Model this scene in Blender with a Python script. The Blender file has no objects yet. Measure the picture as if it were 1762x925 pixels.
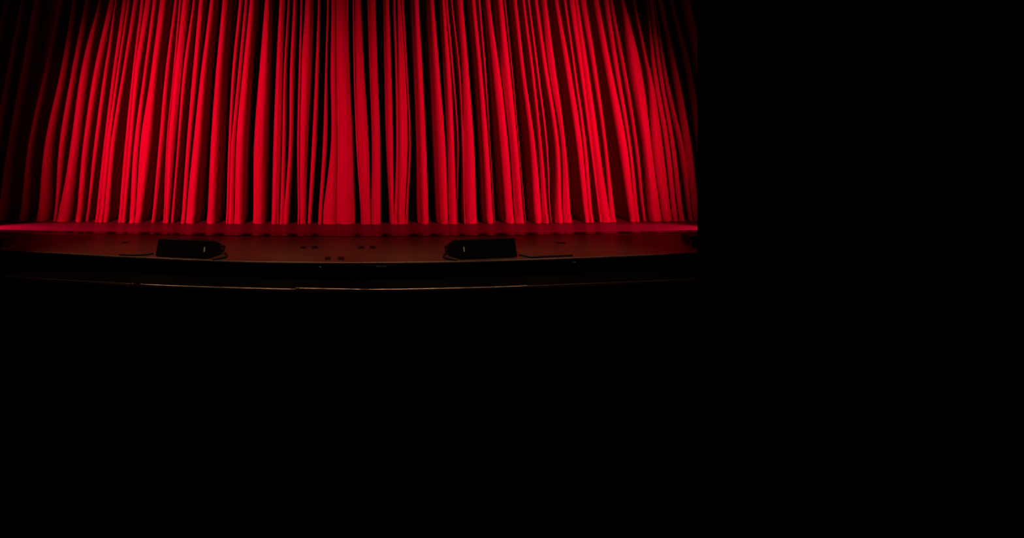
import bpy, bmesh, math, random
from mathutils import Vector, noise
random.seed(7)
S = bpy.context.scene
COL = S.collection

# ------------------------------------------------------------------ camera
W, H = 1762, 925
F = 900.0                       # focal length in pixels
PITCH = math.radians(17.0)
CX = 600.0                      # optical axis column: the lens looks at the middle of the stage
CY = 150.0 - F*math.tan(PITCH)  # horizon lies on row 150
CAMZ = 1.88                     # height of the lens above the stage floor
cd = bpy.data.cameras.new('camera'); cam = bpy.data.objects.new('camera', cd); COL.objects.link(cam)
cd.sensor_fit = 'HORIZONTAL'; cd.sensor_width = 36.0
cd.lens = F/W*36.0
cd.shift_x = (W/2-CX)/W
cd.shift_y = -(H/2-CY)/W
cd.clip_start = 0.05; cd.clip_end = 200
cam.location = (0, 0, CAMZ)
cam.rotation_euler = (math.pi/2+PITCH, 0, 0)
S.camera = cam
cp, sp = math.cos(PITCH), math.sin(PITCH)

def ray(px, py):
    u = (CY-py)/F
    return Vector(((px-CX)/F, cp-u*sp, sp+u*cp))
def on_z(px, py, z=0.0):
    d = ray(px, py); t = (z-CAMZ)/d.z
    return Vector((0, 0, CAMZ))+d*t
# ground line of the curtain, slightly hollow towards the sides
Y0 = on_z(600, 386.3).y
K = (on_z(110, 382.3).y-Y0)/on_z(110, 382.3).x**2
def yc(x): return Y0+K*min(x*x, 40.0)
def on_curtain(px, py):
    d = ray(px, py); t = Y0/d.y
    for _ in range(12):
        t = yc(d.x*t)/d.y
    return Vector((0, 0, CAMZ))+d*t

# ------------------------------------------------------------------ world, exposure
S.view_settings.view_transform = 'Standard'; S.view_settings.look = 'None'
S.view_settings.exposure = 0.0; S.view_settings.gamma = 1.0
S.view_settings.use_curve_mapping = False
w = bpy.data.worlds.new('world'); S.world = w; w.use_nodes = True
w.node_tree.nodes['Background'].inputs[0].default_value = (0, 0, 0, 1)
w.node_tree.nodes['Background'].inputs[1].default_value = 0.0

# ------------------------------------------------------------------ lamps
def spot(name, loc, target, half_deg, blend, power, color, radius):
    l = bpy.data.lights.new(name, 'SPOT'); o = bpy.data.objects.new(name, l); COL.objects.link(o)
    o.location = loc
    o.rotation_euler = (Vector(target)-Vector(loc)).to_track_quat('-Z', 'Y').to_euler()
    l.spot_size = math.radians(2*half_deg); l.spot_blend = blend
    l.energy = power; l.color = color; l.shadow_soft_size = radius
    return o
RED = (1.0, 0.004, 0.12)
LAMP_L = Vector((-5.05, 3.45, 1.95)); LAMP_R = Vector((5.5, 3.6, 1.95))
AIM_L = Vector((-2.38, Y0, 1.26)); AIM_R = Vector((2.8, Y0, 1.3))
spot('red_spot_left', LAMP_L, AIM_L, 28.2, 1.0, 6300, RED, 0.005)
spot('red_spot_right', LAMP_R, AIM_R, 29.5, 1.0, 6300, RED, 0.005)
spot('red_spill_left', LAMP_L, AIM_L, 45.0, 0.8, 125, RED, 0.005)  # added weak wide cones lift the dark outer folds
spot('red_spill_right', LAMP_R, AIM_R, 45.0, 0.8, 130, RED, 0.005)
for wx in (-2.8, -1.4, 0.0, 1.4, 2.8):
    spot('warm_apron_spot', (wx, 6.45, 4.6), (wx, 6.55, 0.0), 16.5, 1.0, 330, (1.0, 0.60, 0.32), 0.04)
# low floor lamps in the wings, one at each end of the strip before the curtain
WING_L = Vector((-5.95, on_z(0, 397).y+0.07, 0.60)); WING_R = Vector((5.95, on_z(1200, 397.5).y+0.07, 0.60))
spot('red_wing_lamp_left', WING_L, (-4.6, WING_L.y-0.02, 0.0), 16.0, 0.9, 1200, RED, 0.01)
spot('red_wing_lamp_right', WING_R, (4.6, WING_R.y-0.02, 0.0), 16.0, 0.9, 900, RED, 0.01)

# ------------------------------------------------------------------ materials
def mat(name, col, rough=0.6, metal=0.0, spec=0.5, sheen=0.0, var=0.0, scale=(6, 6, 6), bump=0.0, bscale=60.0):
    m = bpy.data.materials.new(name); m.use_nodes = True
    nt = m.node_tree; b = nt.nodes['Principled BSDF']
    b.inputs['Base Color'].default_value = (*col, 1)
    b.inputs['Roughness'].default_value = rough; b.inputs['Metallic'].default_value = metal
    b.inputs['Specular IOR Level'].default_value = spec
    b.inputs['Sheen Weight'].default_value = sheen
    tc = nt.nodes.new('ShaderNodeTexCoord'); mp = nt.nodes.new('ShaderNodeMapping')
    mp.inputs['Scale'].default_value = scale
    nt.links.new(tc.outputs['Object'], mp.inputs['Vector'])
    if var > 0:
        n = nt.nodes.new('ShaderNodeTexNoise'); n.inputs['Scale'].default_value = 1.0
        n.inputs['Detail'].default_value = 6
        nt.links.new(mp.outputs[0], n.inputs['Vector'])
        mr = nt.nodes.new('ShaderNodeMapRange')
        mr.inputs['From Min'].default_value = 0.25; mr.inputs['From Max'].default_value = 0.75
        mr.inputs['To Min'].default_value = 1-var; mr.inputs['To Max'].default_value = 1+var
        nt.links.new(n.outputs[0], mr.inputs['Value'])
        mx = nt.nodes.new('ShaderNodeVectorMath'); mx.operation = 'SCALE'
        mx.inputs[0].default_value = col
        nt.links.new(mr.outputs[0], mx.inputs['Scale'])
        nt.links.new(mx.outputs[0], b.inputs['Base Color'])
    if bump > 0:
        n2 = nt.nodes.new('ShaderNodeTexNoise'); n2.inputs['Scale'].default_value = bscale
        n2.inputs['Detail'].default_value = 4
        nt.links.new(tc.outputs['Object'], n2.inputs['Vector'])
        bp = nt.nodes.new('ShaderNodeBump'); bp.inputs['Strength'].default_value = bump
        bp.inputs['Distance'].default_value = 0.01
        nt.links.new(n2.outputs[0], bp.inputs['Height']); nt.links.new(bp.outputs[0], b.inputs['Normal'])
    return m
M_CLOTH = mat('red_velvet', (0.17, 0.0006, 0.021), 0.85, spec=0.15, var=0.10, scale=(28, 28, 1.2), bump=0.12, bscale=180)
M_HEM = mat('red_velvet_hem', (0.17, 0.0006, 0.021), 0.85, spec=0.15, var=0.12, scale=(30, 30, 8), bump=0.15, bscale=120)
M_FLOOR = mat('stage_boards', (0.052, 0.022, 0.013), 0.46, spec=0.35, var=0.25, scale=(1.2, 7, 1), bump=0.05, bscale=25)
M_TRACK = mat('black_track', (0.004, 0.003, 0.003), 0.27, spec=0.32)
M_NOSE = mat('worn_edge_strip', (0.14, 0.09, 0.08), 0.5, spec=0.5, var=0.45, scale=(7, 7, 7))
M_BLACK = mat('black_paint', (0.0008, 0.0006, 0.0006), 0.8, spec=0.04)
M_PIT = mat('black_auditorium', (0.0005, 0.0005, 0.0005), 0.9, spec=0.0)
M_METAL = mat('rail_metal', (0.55, 0.48, 0.40), 0.35, metal=0.7, var=0.5, scale=(9, 9, 9))
M_RAIL_DIM = mat('dimmed_rail_metal', (0.10, 0.09, 0.08), 0.45, metal=0.7)  # fading glint of the outer rail lengths put into the colour
M_BOX = mat('black_speaker_paint', (0.004, 0.004, 0.004), 0.55, spec=0.2)
M_SIDE = mat('black_speaker_side', (0.006, 0.005, 0.006), 0.5, spec=0.35)
M_GRILLE = mat('black_grille', (0.004, 0.004, 0.004), 0.45, spec=0.3, bump=0.3, bscale=250)
M_BADGE = mat('white_badge', (0.80, 0.78, 0.72), 0.4)
M_CABLE = mat('black_cable', (0.006, 0.005, 0.005), 0.5, spec=0.3)
M_PLATE = mat('dark_floor_plate', (0.008, 0.003, 0.002), 0.6, spec=0.1)
M_FLAG = mat('black_flag', (0.002, 0.002, 0.002), 0.95, spec=0.0)

# ------------------------------------------------------------------ helpers
def obj(name, verts, faces, m, parent=None, smooth=False):
    me = bpy.data.meshes.new(name); me.from_pydata([tuple(v) for v in verts], [], faces); me.update()
    if smooth:
        me.polygons.foreach_set('use_smooth', [True]*len(me.polygons))
    me.materials.append(m)
    o = bpy.data.objects.new(name, me); COL.objects.link(o)
    if parent: o.parent = parent
    return o
def bmobj(name, bm, m, parent=None):
    bmesh.ops.recalc_face_normals(bm, faces=bm.faces)
    me = bpy.data.meshes.new(name); bm.to_mesh(me); bm.free(); me.materials.append(m)
    o = bpy.data.objects.new(name, me); COL.objects.link(o)
    if parent: o.parent = parent
    return o
def tag(o, label=None, cat=None, group=None, kind=None):
    if label: o['label'] = label
    if cat: o['category'] = cat
    if group: o['group'] = group
    if kind: o['kind'] = kind
    return o
def empty(name, loc, rz=0.0):
    o = bpy.data.objects.new(name, None); COL.objects.link(o); o.location = loc; o.rotation_euler.z = rz
    o.empty_display_size = 0.1
    return o
def prism(name, poly, x0, x1, m, parent=None, bevel=0.0):
    """poly = (y, z) outline extruded along x"""
    bm = bmesh.new()
    a = [bm.verts.new((x0, y, z)) for y, z in poly]; b = [bm.verts.new((x1, y, z)) for y, z in poly]
    n = len(poly)
    bm.faces.new(a); bm.faces.new(b[::-1])
    for i in range(n): bm.faces.new((a[i], b[i], b[(i+1) % n], a[(i+1) % n]))
    if bevel: bmesh.ops.bevel(bm, geom=list(bm.edges), offset=bevel, segments=2, affect='EDGES')
    return bmobj(name, bm, m, parent)
def box(name, lo, hi, m, parent=None, bevel=0.0):
    return prism(name, [(lo[1], lo[2]), (hi[1], lo[2]), (hi[1], hi[2]), (lo[1], hi[2])], lo[0], hi[0], m, parent, bevel)
def tube(name, pts, r, m, parent=None, n=8):
    pts = [Vector(p) for p in pts]; vs = []; fs = []
    for i, p in enumerate(pts):
        t = (pts[min(i+1, len(pts)-1)]-pts[max(i-1, 0)]).normalized()
        a = t.cross(Vector((0, 0, 1)))
        if a.length < 1e-4: a = Vector((1, 0, 0))
        a.normalize(); b = a.cross(t)
        for k in range(n):
            q = 2*math.pi*k/n
            vs.append(p+a*(r*math.cos(q))+b*(r*math.sin(q)))
    for i in range(len(pts)-1):
        for k in range(n):
            fs.append((i*n+k, i*n+(k+1) % n, (i+1)*n+(k+1) % n, (i+1)*n+k))
    fs.append(tuple(range(n))[::-1]); fs.append(tuple((len(pts)-1)*n+k for k in range(n)))
    return obj(name, vs, fs, m, parent, True)
def smooth_pts(pts, n=8):
    pts = [Vector(p) for p in pts]; out = []
    for i in range(len(pts)-1):
        p0, p1, p2, p3 = pts[max(i-1, 0)], pts[i], pts[i+1], pts[min(i+2, len(pts)-1)]
        for k in range(n):
            t = k/n
            out.append(0.5*((2*p1)+(p2-p0)*t+(2*p0-5*p1+4*p2-p3)*t*t+(3*p1-p0-3*p2+p3)*t**3))
    out.append(pts[-1]); return out
def lerp_table(tab, x):
    if x <= tab[0][0]: (x0, y0), (x1, y1) = tab[0], tab[1]
    elif x >= tab[-1][0]: (x0, y0), (x1, y1) = tab[-2], tab[-1]
    else:
        for (x0, y0), (x1, y1) in zip(tab, tab[1:]):
            if x0 <= x <= x1: break
    return y0+(y1-y0)*(x-x0)/(x1-x0)

# ------------------------------------------------------------------ stage floor, edge, fascia, ledge
LIP = [(-260, 415), (-120, 423.5), (0, 430.5), (60, 433.5), (120, 436.5), (200, 440.8), (270, 444), (340, 447.3), (420, 450), (500, 451.3),
       (600, 452), (700, 451.4), (800, 449.8), (900, 446.8), (1000, 443.3), (1100, 439.3), (1200, 435), (1330, 428.5), (1460, 420)]
lip = [on_z(x, y) for x, y in LIP]
lip = [Vector((p.x, p.y, 0)) for p in smooth_pts(lip, 6)]
NOSE = 0.013; GAP = 0.020
def shifted(pts, dy, z): return [Vector((p.x, p.y+dy, z)) for p in pts]
a = shifted(lip, NOSE+GAP, 0.0); n = len(a)
back = [Vector((p.x, 10.5, 0.0)) for p in a]
a2 = shifted(lip, NOSE+GAP, -0.06); b2 = [Vector((p.x, 10.5, -0.06)) for p in a]
vs = a+back+a2+b2
fs = []
for i in range(n-1):
    fs += [(i, i+1, n+i+1, n+i), (2*n+i, 3*n+i, 3*n+i+1, 2*n+i+1), (i, 2*n+i, 2*n+i+1, i+1), (n+i, n+i+1, 3*n+i+1, 3*n+i)]
floor = tag(obj('floor', vs, fs, M_FLOOR), 'dark reddish brown stage floor in front of the red curtain', 'floor', kind='structure')

# worn edge strip along the lip, in short lengths
trim1 = tag(empty('trim_1', (0, lip[n//2].y, 0)), 'narrow worn pale strip along the front edge of the stage', 'edge strip', kind='structure')
seg = 3
base = Vector(trim1.location)
for i in range(0, n-1, seg):
    pts = lip[i:min(i+seg, n-1)+1]
    if len(pts) < 2: continue
    vv = []; ff = []
    for j, p in enumerate(pts):
        q = Vector((p.x, p.y, 0))
        if j == 0: q = q.lerp(Vector(pts[1]), 0.02)
        if j == len(pts)-1: q = q.lerp(Vector(pts[-2]), 0.02)
        for dy, z in ((0, -0.012), (0, 0.001), (0.004, 0.004), (NOSE, 0.004), (NOSE, -0.012)):
            vv.append(Vector((q.x, q.y+dy, z))-base)
    k = 5
    for j in range(len(pts)-1):
        for s in range(k):
            ff.append((j*k+s, (j+1)*k+s, (j+1)*k+(s+1) % k, j*k+(s+1) % k))
    ff.append(tuple(range(k))[::-1]); ff.append(tuple((len(pts)-1)*k+s for s in range(k)))
    obj('edge_strip', vv, ff, M_NOSE, trim1)

# black fascia below the lip, ledge, lower riser
LEDGE_Z = -0.16
RAIL = [(-260, 460), (0, 474.5), (120, 482), (232, 488.6), (370, 494), (508, 497.8), (600, 498.4), (690, 497.8), (800, 495.5), (925, 491.3),
        (1050, 486.3), (1200, 479), (1330, 471), (1460, 461)]
rail_c = [on_z(x, y, LEDGE_Z+0.02) for x, y in RAIL]
rail_t = [(p.x, p.y) for p in rail_c]
nl = len(lip)
fv = shifted(lip, 0.004, -0.0125)+shifted(lip, 0.012, LEDGE_Z)+[Vector((p.x, lerp_table(rail_t, p.x)-0.004, LEDGE_Z)) for p in lip]
fv += [Vector((p.x, lerp_table(rail_t, p.x)-0.004, -1.15)) for p in lip]+shifted(lip, 0.6, -1.15)+shifted(lip, 0.6, -0.06)
ff = []
for r in range(5):
    for i in range(nl-1):
        ff.append((r*nl+i, r*nl+i+1, (r+1)*nl+i+1, (r+1)*nl+i))
tag(obj('wall_stage_front', fv, ff, M_BLACK), 'black painted stage front with a low ledge', 'wall', kind='structure')
tag(box('floor_auditorium', (-9, -3.0, -1.25), (9, 7.2, -1.15), M_PIT), 'pitch black floor in front of the stage', 'floor', kind='structure')

# black side wall of the auditorium on the right, its end raked back like the sight line
ZC = 3.2; WX = (1200-CX)/F*ZC
def wall_end(z): return (ZC-(z-CAMZ)*sp)/cp
poly = [(-3.0, -1.15), (wall_end(-1.15), -1.15), (wall_end(4.4), 4.4), (-3.0, 4.4)]
tag(prism('wall_right', poly, WX, WX+0.25, M_PIT), 'black side wall filling the right of the view', 'wall', kind='structure')

# ------------------------------------------------------------------ dark track strip across the floor
TR = [(-260, 389.5), (0, 397.3), (150, 400), (300, 402.4), (450, 404.2), (600, 405), (750, 404.4), (900, 402.8), (1050, 400.5), (1200, 398), (1460, 391)]
tr = smooth_pts([on_z(x, y) for x, y in TR], 5); m_ = len(tr); hw = 0.052
vs = []
for p in tr: vs += [(p.x, p.y-hw, 0.0005), (p.x, p.y-hw, 0.005), (p.x, p.y+hw, 0.005), (p.x, p.y+hw, 0.0005)]
fs = []
for i in range(m_-1):
    for s in range(3): fs.append((i*4+s, i*4+s+1, (i+1)*4+s+1, (i+1)*4+s))
tag(obj('trim_2', vs, fs, M_TRACK), 'thin glossy black strip across the stage floor before the curtain', 'floor strip', kind='structure')

# ------------------------------------------------------------------ the curtain
# lit folds: left and right edge, in the photograph's columns, on rows 20, 120, 250, 360
ROWS = (20, 120, 250, 360)
FOLDS = [
 ((28,35),(8,16),(-16,-5),(-34,-20)),
 ((52,62),(34,45),(10,20),(-6,8)),
 ((94,100),(73,81),(45,54),(33,45)),
 ((118,126),(101,111),(72,87),(59,81)),
 ((139,148),(120,130),(98,109),(91,97)),
 ((162,168),(136,150),(117,133),(99,120)),
 ((181,191),(158,171),(139,151),(129,141)),
 ((193,196),(176,183),(158,166),(146,151)),
 ((206,213),(192,198),(176,182),(164,171)),
 ((215,219),(200,204),(183,188),(172,178)),
 ((224,233),(208,215),(189,197),(179,187)),
 ((238,244),(227,231),(213,220),(204,210)),
 ((246,256),(232,240),(221,226),(211,217)),
 ((259,266),(245,252),(229,238),(222,232)),
 ((270,284),(257,271),(239,260),(233,245)),
 ((295,301),(282,290),(270,280),(260,268)),
 ((305,309),(297,300),(285,288),(281,284)),
 ((311,323),(301,312),(289,300),(285,291)),
 ((327,332),(314,321),(303,308),(294,299)),
 ((339,349),(330,340),(319,327),(312,319)),
 ((357,369),(344,358),(330,349),(320,340)),
 ((379,392),(369,385),(359,380),(354,374)),
 ((408,415),(398,405),(392,397),(389,393)),
 ((418.5,424),(409,415),(398,404),(394,402)),
 ((427,439),(417,431),(405,424),(403,420)),
 ((453,465.5),(444,463),(434,458),(433,456)),
 ((479,490),(474,486),(469,483),(466.5,480)),
 ((493.5,497),(488,492.5),(485,491),(482,488)),
 ((503,510),(498,506),(496,503),(489,497)),
 ((516,519.5),(513.5,517),(511,514.5),(512,515)),
 ((523.5,538),(518,535.5),(515,528.5),(516,526)),
 ((546,550),(542,548),(536,543.5),(530,536)),
 ((562,565.5),(559,562.5),(555,562),(548,554)),
 ((570,577),(568.5,577),(569,578),(556,578)),
 ((578,600),(578,602.5),(579,609),(579,612.5)),
 ((607,609.5),(608.5,610.5),(613,615),(620.5,621.5)),
 ((611,622),(612,627),(616,635),(622,637)),
 ((633,647),(636,650.5),(640,655),(639,656)),
 ((660.5,670.5),(662,674),(665,677),(671,677.5)),
 ((677,681),(680.5,683.5),(682,685),(679,683)),
 ((684,690),(685,697.5),(686,702),(684,697)),
 ((691,696),(698.5,701.5),(704.5,707.5),(698.5,702.5)),
 ((709.5,722.5),(713.5,728.5),(718,735),(720,739)),
 ((737,749.5),(742.5,758),(748.5,767.5),(753,771)),
 ((760.5,766),(764.5,775.5),(770,783),(772,785)),
 ((767,772.5),(777.5,781.5),(788,791),(786,787)),
 ((778.5,782),(789.5,792.5),(796,798),(798.5,800)),
 ((786,800),(795,808.5),(799,819),(801,823)),
 ((811,821),(820,830.5),(828,841.5),(833.5,848)),
 ((825,830),(834,838),(844,845),(850,851)),
 ((836,847.5),(846,861),(858,876),(866.5,884)),
 ((854.5,868.5),(863,879.5),(878,892),(885.5,901)),
 ((871.5,874),(882,884),(894,895),(904,905)),
 ((884.5,893.5),(896,905),(911,923),(917,932)),
 ((900.5,907.5),(913,920.5),(927,935),(933,943.5)),
 ((912,916.5),(924.5,929.5),(941,945.5),(948,950)),
 ((921,930),(934,943.5),(953,964),(954,968)),
 ((934,945.5),(945.5,959.5),(967,976),(969.5,985)),
 ((958,966),(973,984),(992,1003),(1004,1012)),
 ((974.5,979.5),(989,994),(1005,1011.5),(1013,1021)),
 ((983,991),(998,1004),(1016,1020),(1030,1033)),
 ((992,999.5),(1005,1016),(1021,1035),(1034,1049)),
 ((1003,1014),(1021,1030),(1041,1048),(1050,1059.5)),
 ((1025,1036.5),(1043,1056),(1066,1081),(1082,1092)),
 ((1044,1052),(1060,1068.5),(1083,1089),(1093,1100.5)),
 ((1054.5,1060.5),(1073.5,1080.5),(1095,1101.5),(1107.5,1113)),
 ((1073,1082),(1087,1109.5),(1108,1123),(1118,1138)),
 ((1096,1101),(1115,1122),(1125,1143.5),(1139.5,1156)),
 ((1117,1119.5),(1125,1132),(1145.5,1154),(1157.5,1166)),
 ((1121,1128.5),(1134,1140.5),(1155.5,1164),(1167.5,1177.5)),
 ((1132,1134.5),(1143,1150),(1169.5,1178),(1185,1191)),
 ((1139.5,1147),(1159,1168.5),(1179.5,1194),(1192.5,1206)),
 ((1162,1167),(1184,1193),(1204,1214),(1216,1228)),
 ((1182.5,1196),(1203,1218),(1226,1242),(1240,1256)),
]
# the cloth goes on beyond the frame in the same rhythm
def shift_f(f, d): return tuple((l+d, r+d) for l, r in f)
left_more = []; src = list(FOLDS[:4]); cur = src[0]
for k in range(8): cur = shift_f(cur, -random.uniform(26, 36)); left_more.insert(0, cur)
right_more = []; cur = FOLDS[-1]
for k in range(7): cur = shift_f(cur, random.uniform(26, 36)); right_more.append(cur)
ALL = left_more+FOLDS+right_more
def edge_track(cols):
    pts = [on_curtain(c, y) for c, y in zip(cols, ROWS)]
    pts = [(p.z, p.x) for p in pts][::-1]            # rising z
    zs = [p[0] for p in pts]; xs = [p[1] for p in pts]
    d = [(xs[i+1]-xs[i])/(zs[i+1]-zs[i]) for i in range(3)]
    m = [d[0], (d[0]+d[1])/2, (d[1]+d[2])/2, d[2]]
    def f(z):
        if z <= zs[0]: return xs[0]+m[0]*(z-zs[0])*0.5
        if z >= zs[3]: return xs[3]+m[3]*(z-zs[3])*0.8
        for i in range(3):
            if z <= zs[i+1]: break
        h = zs[i+1]-zs[i]; t = (z-zs[i])/h
        return ((2*t**3-3*t*t+1)*xs[i]+(t**3-2*t*t+t)*h*m[i]+(-2*t**3+3*t*t)*xs[i+1]+(t**3-t*t)*h*m[i+1])
    return f
tracks = []
for f in ALL:
    tracks.append(edge_track([c[0] for c in f])); tracks.append(edge_track([c[1] for c in f]))
NF = len(ALL); NFP = 11; NGP = 7
rip = [[(random.uniform(-1, 1), random.uniform(0, 6.28), random.choice((1, 1.5, 2, 3))) for _ in range(2)] for _ in range(NF)]
prot = [random.uniform(-0.008, 0.008) for _ in range(NF)]
def edge_drop(g):
    t = min(1.0, max(0.0, (g-0.009)/0.045)); return t*t*(3-2*t)
def section(z):
    xs = [t(z) for t in tracks]
    for i in range(1, len(xs)):
        mn = 0.010 if i % 2 else 0.004
        if xs[i] < xs[i-1]+mn: xs[i] = xs[i-1]+mn
    out = []
    low = math.exp(-max(z, 0)/0.16)
    info = []
    for i in range(NF):
        l, r = xs[2*i], xs[2*i+1]; wd = r-l
        gl = (xs[2*i]-xs[2*i-1]) if i else 0.1
        gr = (xs[2*i+2]-xs[2*i+1]) if i < NF-1 else 0.1
        info.append((l, r, wd, gl, gr))
    for i in range(NF):
        l, r, wd, gl, gr = info[i]
        e = min(0.45*wd, 0.08)
        eL = e*edge_drop(gl); eR = e*edge_drop(gr); pb = 0.46*min(wd, 0.25)
        pL = pb*(0.5+0.5*edge_drop(gl)); pR = pb*(0.5+0.5*edge_drop(gr))
        back = prot[i]-min(0.06, 0.0)            # folds stand at slightly different depths
        small = max(0.0, 0.10-wd)*0.9*min(1.0, min(gl, gr)/0.04)             # narrow folds sit further back
        for k in range(NFP):
            t = k/(NFP-1); s = 2*t-1
            x = l+wd*(0.5+0.5*math.sin(s*math.pi/2))
            ss = abs(2*(x-l)/wd-1)
            d = (eL if s < 0 else eR)*(1-(max(0.0, 1-ss**4))**0.25)+(pL if s < 0 else pR)*ss*ss
            d += small-back
            for am, ph, fr in rip[i]:
                d += am*0.075*min(wd, 0.2)*math.sin(fr*math.pi*(x-l)/wd+ph+0.35*z)*(1-ss**2)
            nz = noise.noise(Vector((x*7.0, z*1.3, 2.0)))*0.006+noise.noise(Vector((x*16, z*9, 5.0)))*0.028*low
            out.append((x, d+nz, z))
        if i == NF-1: break
        g = gr; l2, r2, w2 = info[i+1][0], info[i+1][1], info[i+1][2]
        deep = min(0.48, max(0.0, g-0.010)*5.0)
        d0 = eR+pR+small-back
        e2 = 0.46*min(w2, 0.25)*(0.5+0.5*edge_drop(g))+min(0.45*w2, 0.08)*edge_drop(g); d1 = e2+max(0.0, 0.10-w2)*0.9*min(1.0, min(info[i+1][3], info[i+1][4])/0.04)-prot[i+1]
        dm = max(d0, d1)+deep
        in0 = min(0.30*wd, 0.03)*min(1, g/0.04); in1 = min(0.30*w2, 0.03)*min(1, g/0.04)
        for k in range(NGP):
            t = (k+1)/(NGP+1)
            # omega-shaped pocket: the walls run back behind the folds
            q = math.sin(math.pi*t)**0.55
            sw = math.sin(math.pi*min(1, max(0, 2*t)))*in0 if t < 0.5 else -math.sin(math.pi*(2*t-1))*in1
            x = r+g*(t*t*(3-2*t))-sw*0.8
            d = (d0*(1-t)+d1*t)*(1-q)+dm*q
            out.append((x, d, z))
    return out
HEM_Z = 0.11
curtain = empty('stage_curtain', (0, Y0, 0))
tag(curtain, 'tall red velvet stage curtain hanging in deep folds across the stage', 'curtain')
def sheet(name, zs, m, off=0.0):
    vs = []; fs = []; nc = None
    for z in zs:
        row = section(z); nc = len(row)
        for x, d, zz in row: vs.append((x, yc(x)+d-off-Y0, zz))
    for r in range(len(zs)-1):
        for c in range(nc-1):
            fs.append((r*nc+c, r*nc+c+1, (r+1)*nc+c+1, (r+1)*nc+c))
    return obj(name, vs, fs, m, curtain, True)
zt = 4.9
body = [HEM_Z-0.004]+[HEM_Z+(zt-HEM_Z)*(k/64)**1.15 for k in range(1, 65)]
sheet('curtain_cloth', body, M_CLOTH)
sheet('curtain_hem', [0.004, 0.02, 0.05, 0.08, HEM_Z-0.012, HEM_Z], M_HEM, 0.007)

# ------------------------------------------------------------------ stage monitors (backs towards the house)
def wedge(label, pts, mirror, cable_side):
    """pts: photograph columns/rows of the two front bottom corners"""
    A = on_z(*pts[0]); B = on_z(*pts[1])
    mid = (A+B)/2; L = (B-A).length; rz = math.atan2(B.y-A.y, B.x-A.x)
    root = empty('stage_monitor', (mid.x, mid.y, 0), rz)
    tag(root, label, 'speaker', 'wedge monitors along the stage edge')
    h = L*0.275
    s = mirror; ch = 0.085; cd_ = 0.15
    prof = [(0.0, 0.012), (0.035, h), (0.06, h+0.002), (0.20, h*0.56), (0.34, h*0.30), (0.34, 0.012)]
    def inner(y): return L/2+ch*min(1.0, y/cd_)
    def slab(name, xa, xb, m):
        bm = bmesh.new()
        pf = []
        for (y, z), (y2, z2) in zip(prof, prof[1:]+prof[:1]):   # extra cuts where the end wall turns
            pf.append((y, z))
            if (y-cd_)*(y2-cd_) < 0:
                q = (cd_-y)/(y2-y); pf.append((cd_, z+(z2-z)*q))
        a = [bm.verts.new((xa(y), y, z)) for y, z in pf]; b = [bm.verts.new((xb(y), y, z)) for y, z in pf]
        nn = len(pf)
        for i in range(nn): bm.faces.new((a[i], b[i], b[(i+1) % nn], a[(i+1) % nn]))
        fa = bm.faces.new(a); fb = bm.faces.new(b[::-1])
        bmesh.ops.triangulate(bm, faces=[fa, fb])
        return bmobj(name, bm, m, root)
    slab('cabinet', lambda y: -s*(L/2-0.014), lambda y: s*(inner(y)-0.014), M_BOX)
    slab('side_panel', lambda y: -s*(L/2-0.0135), lambda y: -s*L/2, M_SIDE)
    slab('side_panel', lambda y: s*(inner(y)-0.0135), lambda y: s*inner(y), M_SIDE)
    # performer-side grille on the slope
    g0, g1 = Vector((0, 0.075, h*0.955)), Vector((0, 0.195, h*0.575))
    dn = Vector((0, h*0.38, 0.12)).normalized()
    vv = []
    for x in (-L/2+0.03, L/2-0.03):
        for p in (g0, g1, g1+dn*0.012, g0+dn*0.012): vv.append((x, p.y, p.z))
    obj('grille', vv, [(0, 1, 2, 3), (7, 6, 5, 4), (0, 4, 5, 1), (1, 5, 6, 2), (2, 6, 7, 3), (3, 7, 4, 0)], M_GRILLE, root)
    # rear badge near the inner end
    bx = s*(L/2-0.050)
    def face(z): return 0.035*(z-0.012)/(h-0.012)
    zb = h*0.52
    bv = []
    for z in (zb-0.022, zb+0.022):
        for dx in (-0.007, 0.007):
            for o_ in (0.0, -0.004): bv.append((bx+dx, face(z)+o_, z))
    tag(obj('badge', bv, [(1, 3, 7, 5), (0, 4, 6, 2), (0, 1, 5, 4), (2, 6, 7, 3), (4, 5, 7, 6), (0, 2, 3, 1)], M_BADGE, root), 'small white badge')
    # connector recess and plug on the inner end
    tube('plug', [(s*(L/2+ch-0.002), 0.20, 0.05), (s*(L/2+ch+0.02), 0.20, 0.045), (s*(L/2+ch+0.03), 0.195, 0.03)], 0.013, M_CABLE, root)
    for fx in (-L/2+0.06, L/2-0.06):
        for fy in (0.04, 0.30):
            tube('rubber_foot', [(fx, fy, 0.0), (fx, fy, 0.016)], 0.016, M_CABLE, root)
    return root
wedge('low black stage monitor on the left, its badge at the right end', ((267.5, 441.5), (357, 445.3)), 1, 1)
wedge('low black stage monitor on the right, its badge at the left end', ((793, 446.5), (890.5, 442.5)), -1, -1)

# ------------------------------------------------------------------ cables
def cable(label, pts, r=0.009):
    p = [on_z(x, y) for x, y in pts]; p = [Vector((q.x, q.y, r+0.0005)) for q in p]
    o = tube('cable', smooth_pts(p, 7), r, M_CABLE)
    tag(o, label, 'cable', 'black cables at the stage monitors'); return o
cable('black cable leaving the outer end of the left monitor', [(264, 437.0), (252, 438.6), (238, 439.6), (222, 440.2), (205, 439.6)])
cable('black cable curling at the plug end of the left monitor', [(387, 436.5), (391, 440.0), (387, 443.6), (376, 446.2), (366, 448)])
cable('black cable coiled at the plug end of the right monitor', [(767, 437.5), (763, 441.0), (766, 444.6), (776, 447.2), (786, 448.4)])
cable('black cable trailing from the outer end of the right monitor', [(893, 439.5), (902, 441.2), (911, 443.2), (922, 443.4), (945, 442.0), (985, 440.4)])

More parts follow.
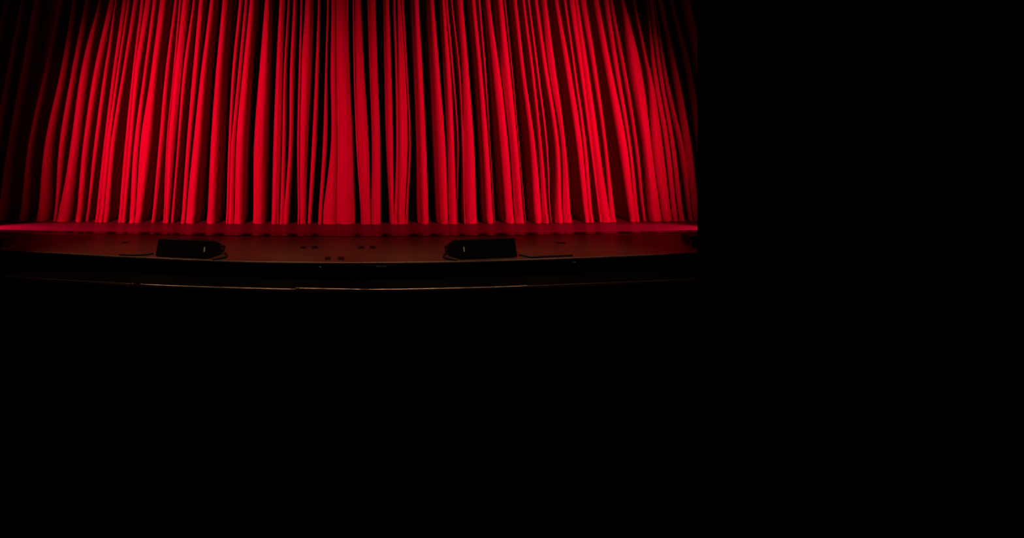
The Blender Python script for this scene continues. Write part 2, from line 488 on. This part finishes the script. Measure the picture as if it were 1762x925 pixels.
# ------------------------------------------------------------------ dark floor plates (three pairs) and two scuffed patches
def plate(label, x0, x1, y0, y1, name='floor_plate', cat='floor plate', group='dark plates let into the stage floor', m=M_PLATE):
    c = [on_z(x0, y1), on_z(x1, y1), on_z(x1, y0), on_z(x0, y0)]
    ctr = sum(c, Vector())/4
    root = empty(name, (ctr.x, ctr.y, 0)); tag(root, label, cat, group)
    hx = (c[1].x-c[0].x)/2; hy = (c[2].y-c[0].y)/2
    box('lid', (-hx, -hy, 0.0), (hx, hy, 0.004), m, root, 0.001)
    box('finger_slot', (-hx*0.3, -hy*0.15, 0.004), (hx*0.3, hy*0.15, 0.0048), M_BLACK, root)
    return root
plate('leftmost dark plate of the left upstage pair on the floor', 516.5, 526.5, 423.6, 427.0)
plate('second dark plate from the left of the upstage row', 537, 547, 423.6, 427.2)
plate('third dark plate from the left of the upstage row', 616, 626, 423.4, 427.2)
plate('rightmost dark plate of the right upstage pair on the floor', 636, 646, 423.4, 427.0)
plate('left dark plate of the pair by the stage edge', 559, 569, 442.2, 446.6)
plate('right dark plate of the pair by the stage edge', 581, 592.5, 442.0, 446.6)
plate('flat dark scuffed patch right of the right monitor', 957, 972, 416.6, 418.8)
plate('flat dark scuffed patch left of the left monitor', 210, 222, 415.8, 417.8)

# ------------------------------------------------------------------ low black boxes cut by the frame on both sides
def floor_box(label, px0, px1, ybase, htop, side):
    A = on_z(px0, ybase); B = on_z(px1, ybase); L = (B-A).length
    root = empty('apron_box', ((A.x+B.x)/2, A.y, 0)); tag(root, label, 'speaker', 'low black boxes at the ends of the apron')
    prism('cabinet', [(0, 0.005), (0, htop*0.55), (0.05, htop), (0.22, htop), (0.26, 0.005)], -L/2, L/2, M_BOX, root, 0.006)
    prism('corner_guard', [(-0.003, 0.0), (-0.003, htop*0.5), (0.02, htop*0.5), (0.02, 0.0)], side*(L/2)-0.012, side*(L/2)+0.012, M_SIDE, root, 0.003)
    return root
floor_box('low black box at the left end of the apron', -60, 4, 424.5, 0.045, 1)  # plain dark block on the apron, cut by the frame
floor_box('low black box at the right end of the apron beside the black wall', 1193, 1262, 424, 0.10, -1)

# ------------------------------------------------------------------ metal rail along the ledge, in lengths
def rail(label, pts, r=0.0055, dz=0.0, end=True, m=None):
    q = [on_z(x, y, LEDGE_Z+0.02+dz) for x, y in pts]
    root = empty('ledge_rail', (q[0].x, q[0].y, LEDGE_Z)); tag(root, label, 'rail', 'metal rail along the ledge below the stage')
    b0 = Vector(root.location)
    qs = smooth_pts(q, 5)
    tube('tube', [p-b0 for p in qs], r, m or M_METAL, root)
    for p in ([q[0], q[-1]] if end else [q[0]]):
        c = p-b0
        box('bracket', (c.x-0.009, c.y-0.009, 0.0), (c.x+0.009, c.y+0.009, 0.026+dz), M_METAL, root, 0.002)
    return root
rail('metal rail below the stage, dimmed length at the far left', [(-60, 471), (0, 474.6), (30, 476.5), (110, 481.5), (228, 488.4)], r=0.003, m=M_RAIL_DIM)
rail('bright metal rail length below the left monitor', [(243, 489.2), (330, 492.8), (420, 495.6), (508, 497.8)])
rail('short metal rail length below the middle of the stage, set slightly higher', [(510.5, 495.6), (560, 496.8), (627, 498.0)])
rail('metal rail length right of the middle of the stage', [(629, 498.0), (690, 497.6), (770, 496.0), (850, 493.9), (903, 491.9)])
rail('metal rail length below the right monitor, running off to the right', [(906, 491.8), (925, 491.2), (1050, 486.2), (1170, 480.8), (1200, 479), (1260, 475.6)], r=0.003, m=M_RAIL_DIM)

# small metal hooks on the black stage front
lt = [(p.x, p.y) for p in lip]
def hook(label, px, py, wpx):
    d = ray(px, py); t = 6.3
    for _ in range(10): t = (lerp_table(lt, d.x*t)-0.002)/d.y
    p = Vector((0, 0, CAMZ))+d*t
    wd = wpx*t/F
    root = empty('metal_hook', p); tag(root, label, 'hook', 'metal fittings on the stage front')
    box('plate', (-wd/2, 0.0, -0.004), (wd/2, 0.014, 0.004), M_METAL, root, 0.001)
    tube('screw', [(wd*0.3, 0.003, 0), (wd*0.3, -0.006, 0)], 0.004, M_METAL, root)
hook('small metal fitting on the stage front left of the middle', 551, 459, 4)
hook('thin metal strip on the stage front right of the middle', 656, 458.4, 17)
hook('small metal fitting on the stage front right of the right monitor', 988, 451.3, 6)

# ------------------------------------------------------------------ added unseen flags that cut the red light off the apron
def flag(label, lamp, pA, pB):
    f_ = 0.11
    root = empty('added_lamp_flag', lamp); tag(root, label, 'light flag', 'added flags that keep the red light off the apron')
    a_ = (pA-lamp)*f_; b_ = (pB-lamp)*f_
    e = (b_-a_); a_ = a_-e*0.25; b_ = b_+e*0.25
    dn = Vector((0, -0.02, -0.75)); th = Vector((0, -0.006, 0))
    vv = [a_, b_, b_+dn, a_+dn, a_+th, b_+th, b_+dn+th, a_+dn+th]
    obj('flag_plate', vv, [(0, 1, 2, 3), (7, 6, 5, 4), (0, 4, 5, 1), (1, 5, 6, 2), (2, 6, 7, 3), (3, 7, 4, 0)], M_FLAG, root)
    m0 = (a_+b_)/2+dn*0.5
    foot = Vector((m0.x, m0.y-0.05, -1.15-lamp.z))
    tube('flag_stand', [m0+Vector((0, -0.02, 0)), foot], 0.015, M_FLAG, root)
    box('stand_foot', (foot.x-0.2, foot.y-0.2, foot.z), (foot.x+0.2, foot.y+0.2, foot.z+0.02), M_FLAG, root)
def wing_flag(label, lamp, s):  # added blocker, keeps the wing light behind the floor strip
    root = empty('added_lamp_flag', (lamp.x, lamp.y, 0)); tag(root, label, 'light flag', 'added flags that keep the red light off the apron')
    x0, x1 = sorted((-s*0.15, s*0.62))
    box('flag_plate', (x0, -0.075, 0.0), (x1, -0.065, 0.95), M_FLAG, root)
    box('flag_foot', (x0, -0.20, 0.0), (x0+0.05, -0.075, 0.02), M_FLAG, root)
wing_flag('added black floor flag that cuts the light of the left wing lamp', WING_L, 1)
wing_flag('added black floor flag that cuts the light of the right wing lamp', WING_R, -1)
cl, cm, cr = on_z(20, 398), on_z(600, 405), on_z(1180, 398.5)
flag('added black flag that cuts the left red spotlight off the apron', LAMP_L, cl, Vector((4.6, cm.y-0.02, 0)))
flag('added black flag that cuts the right red spotlight off the apron', LAMP_R, Vector((-4.6, cm.y-0.02, 0)), cr)
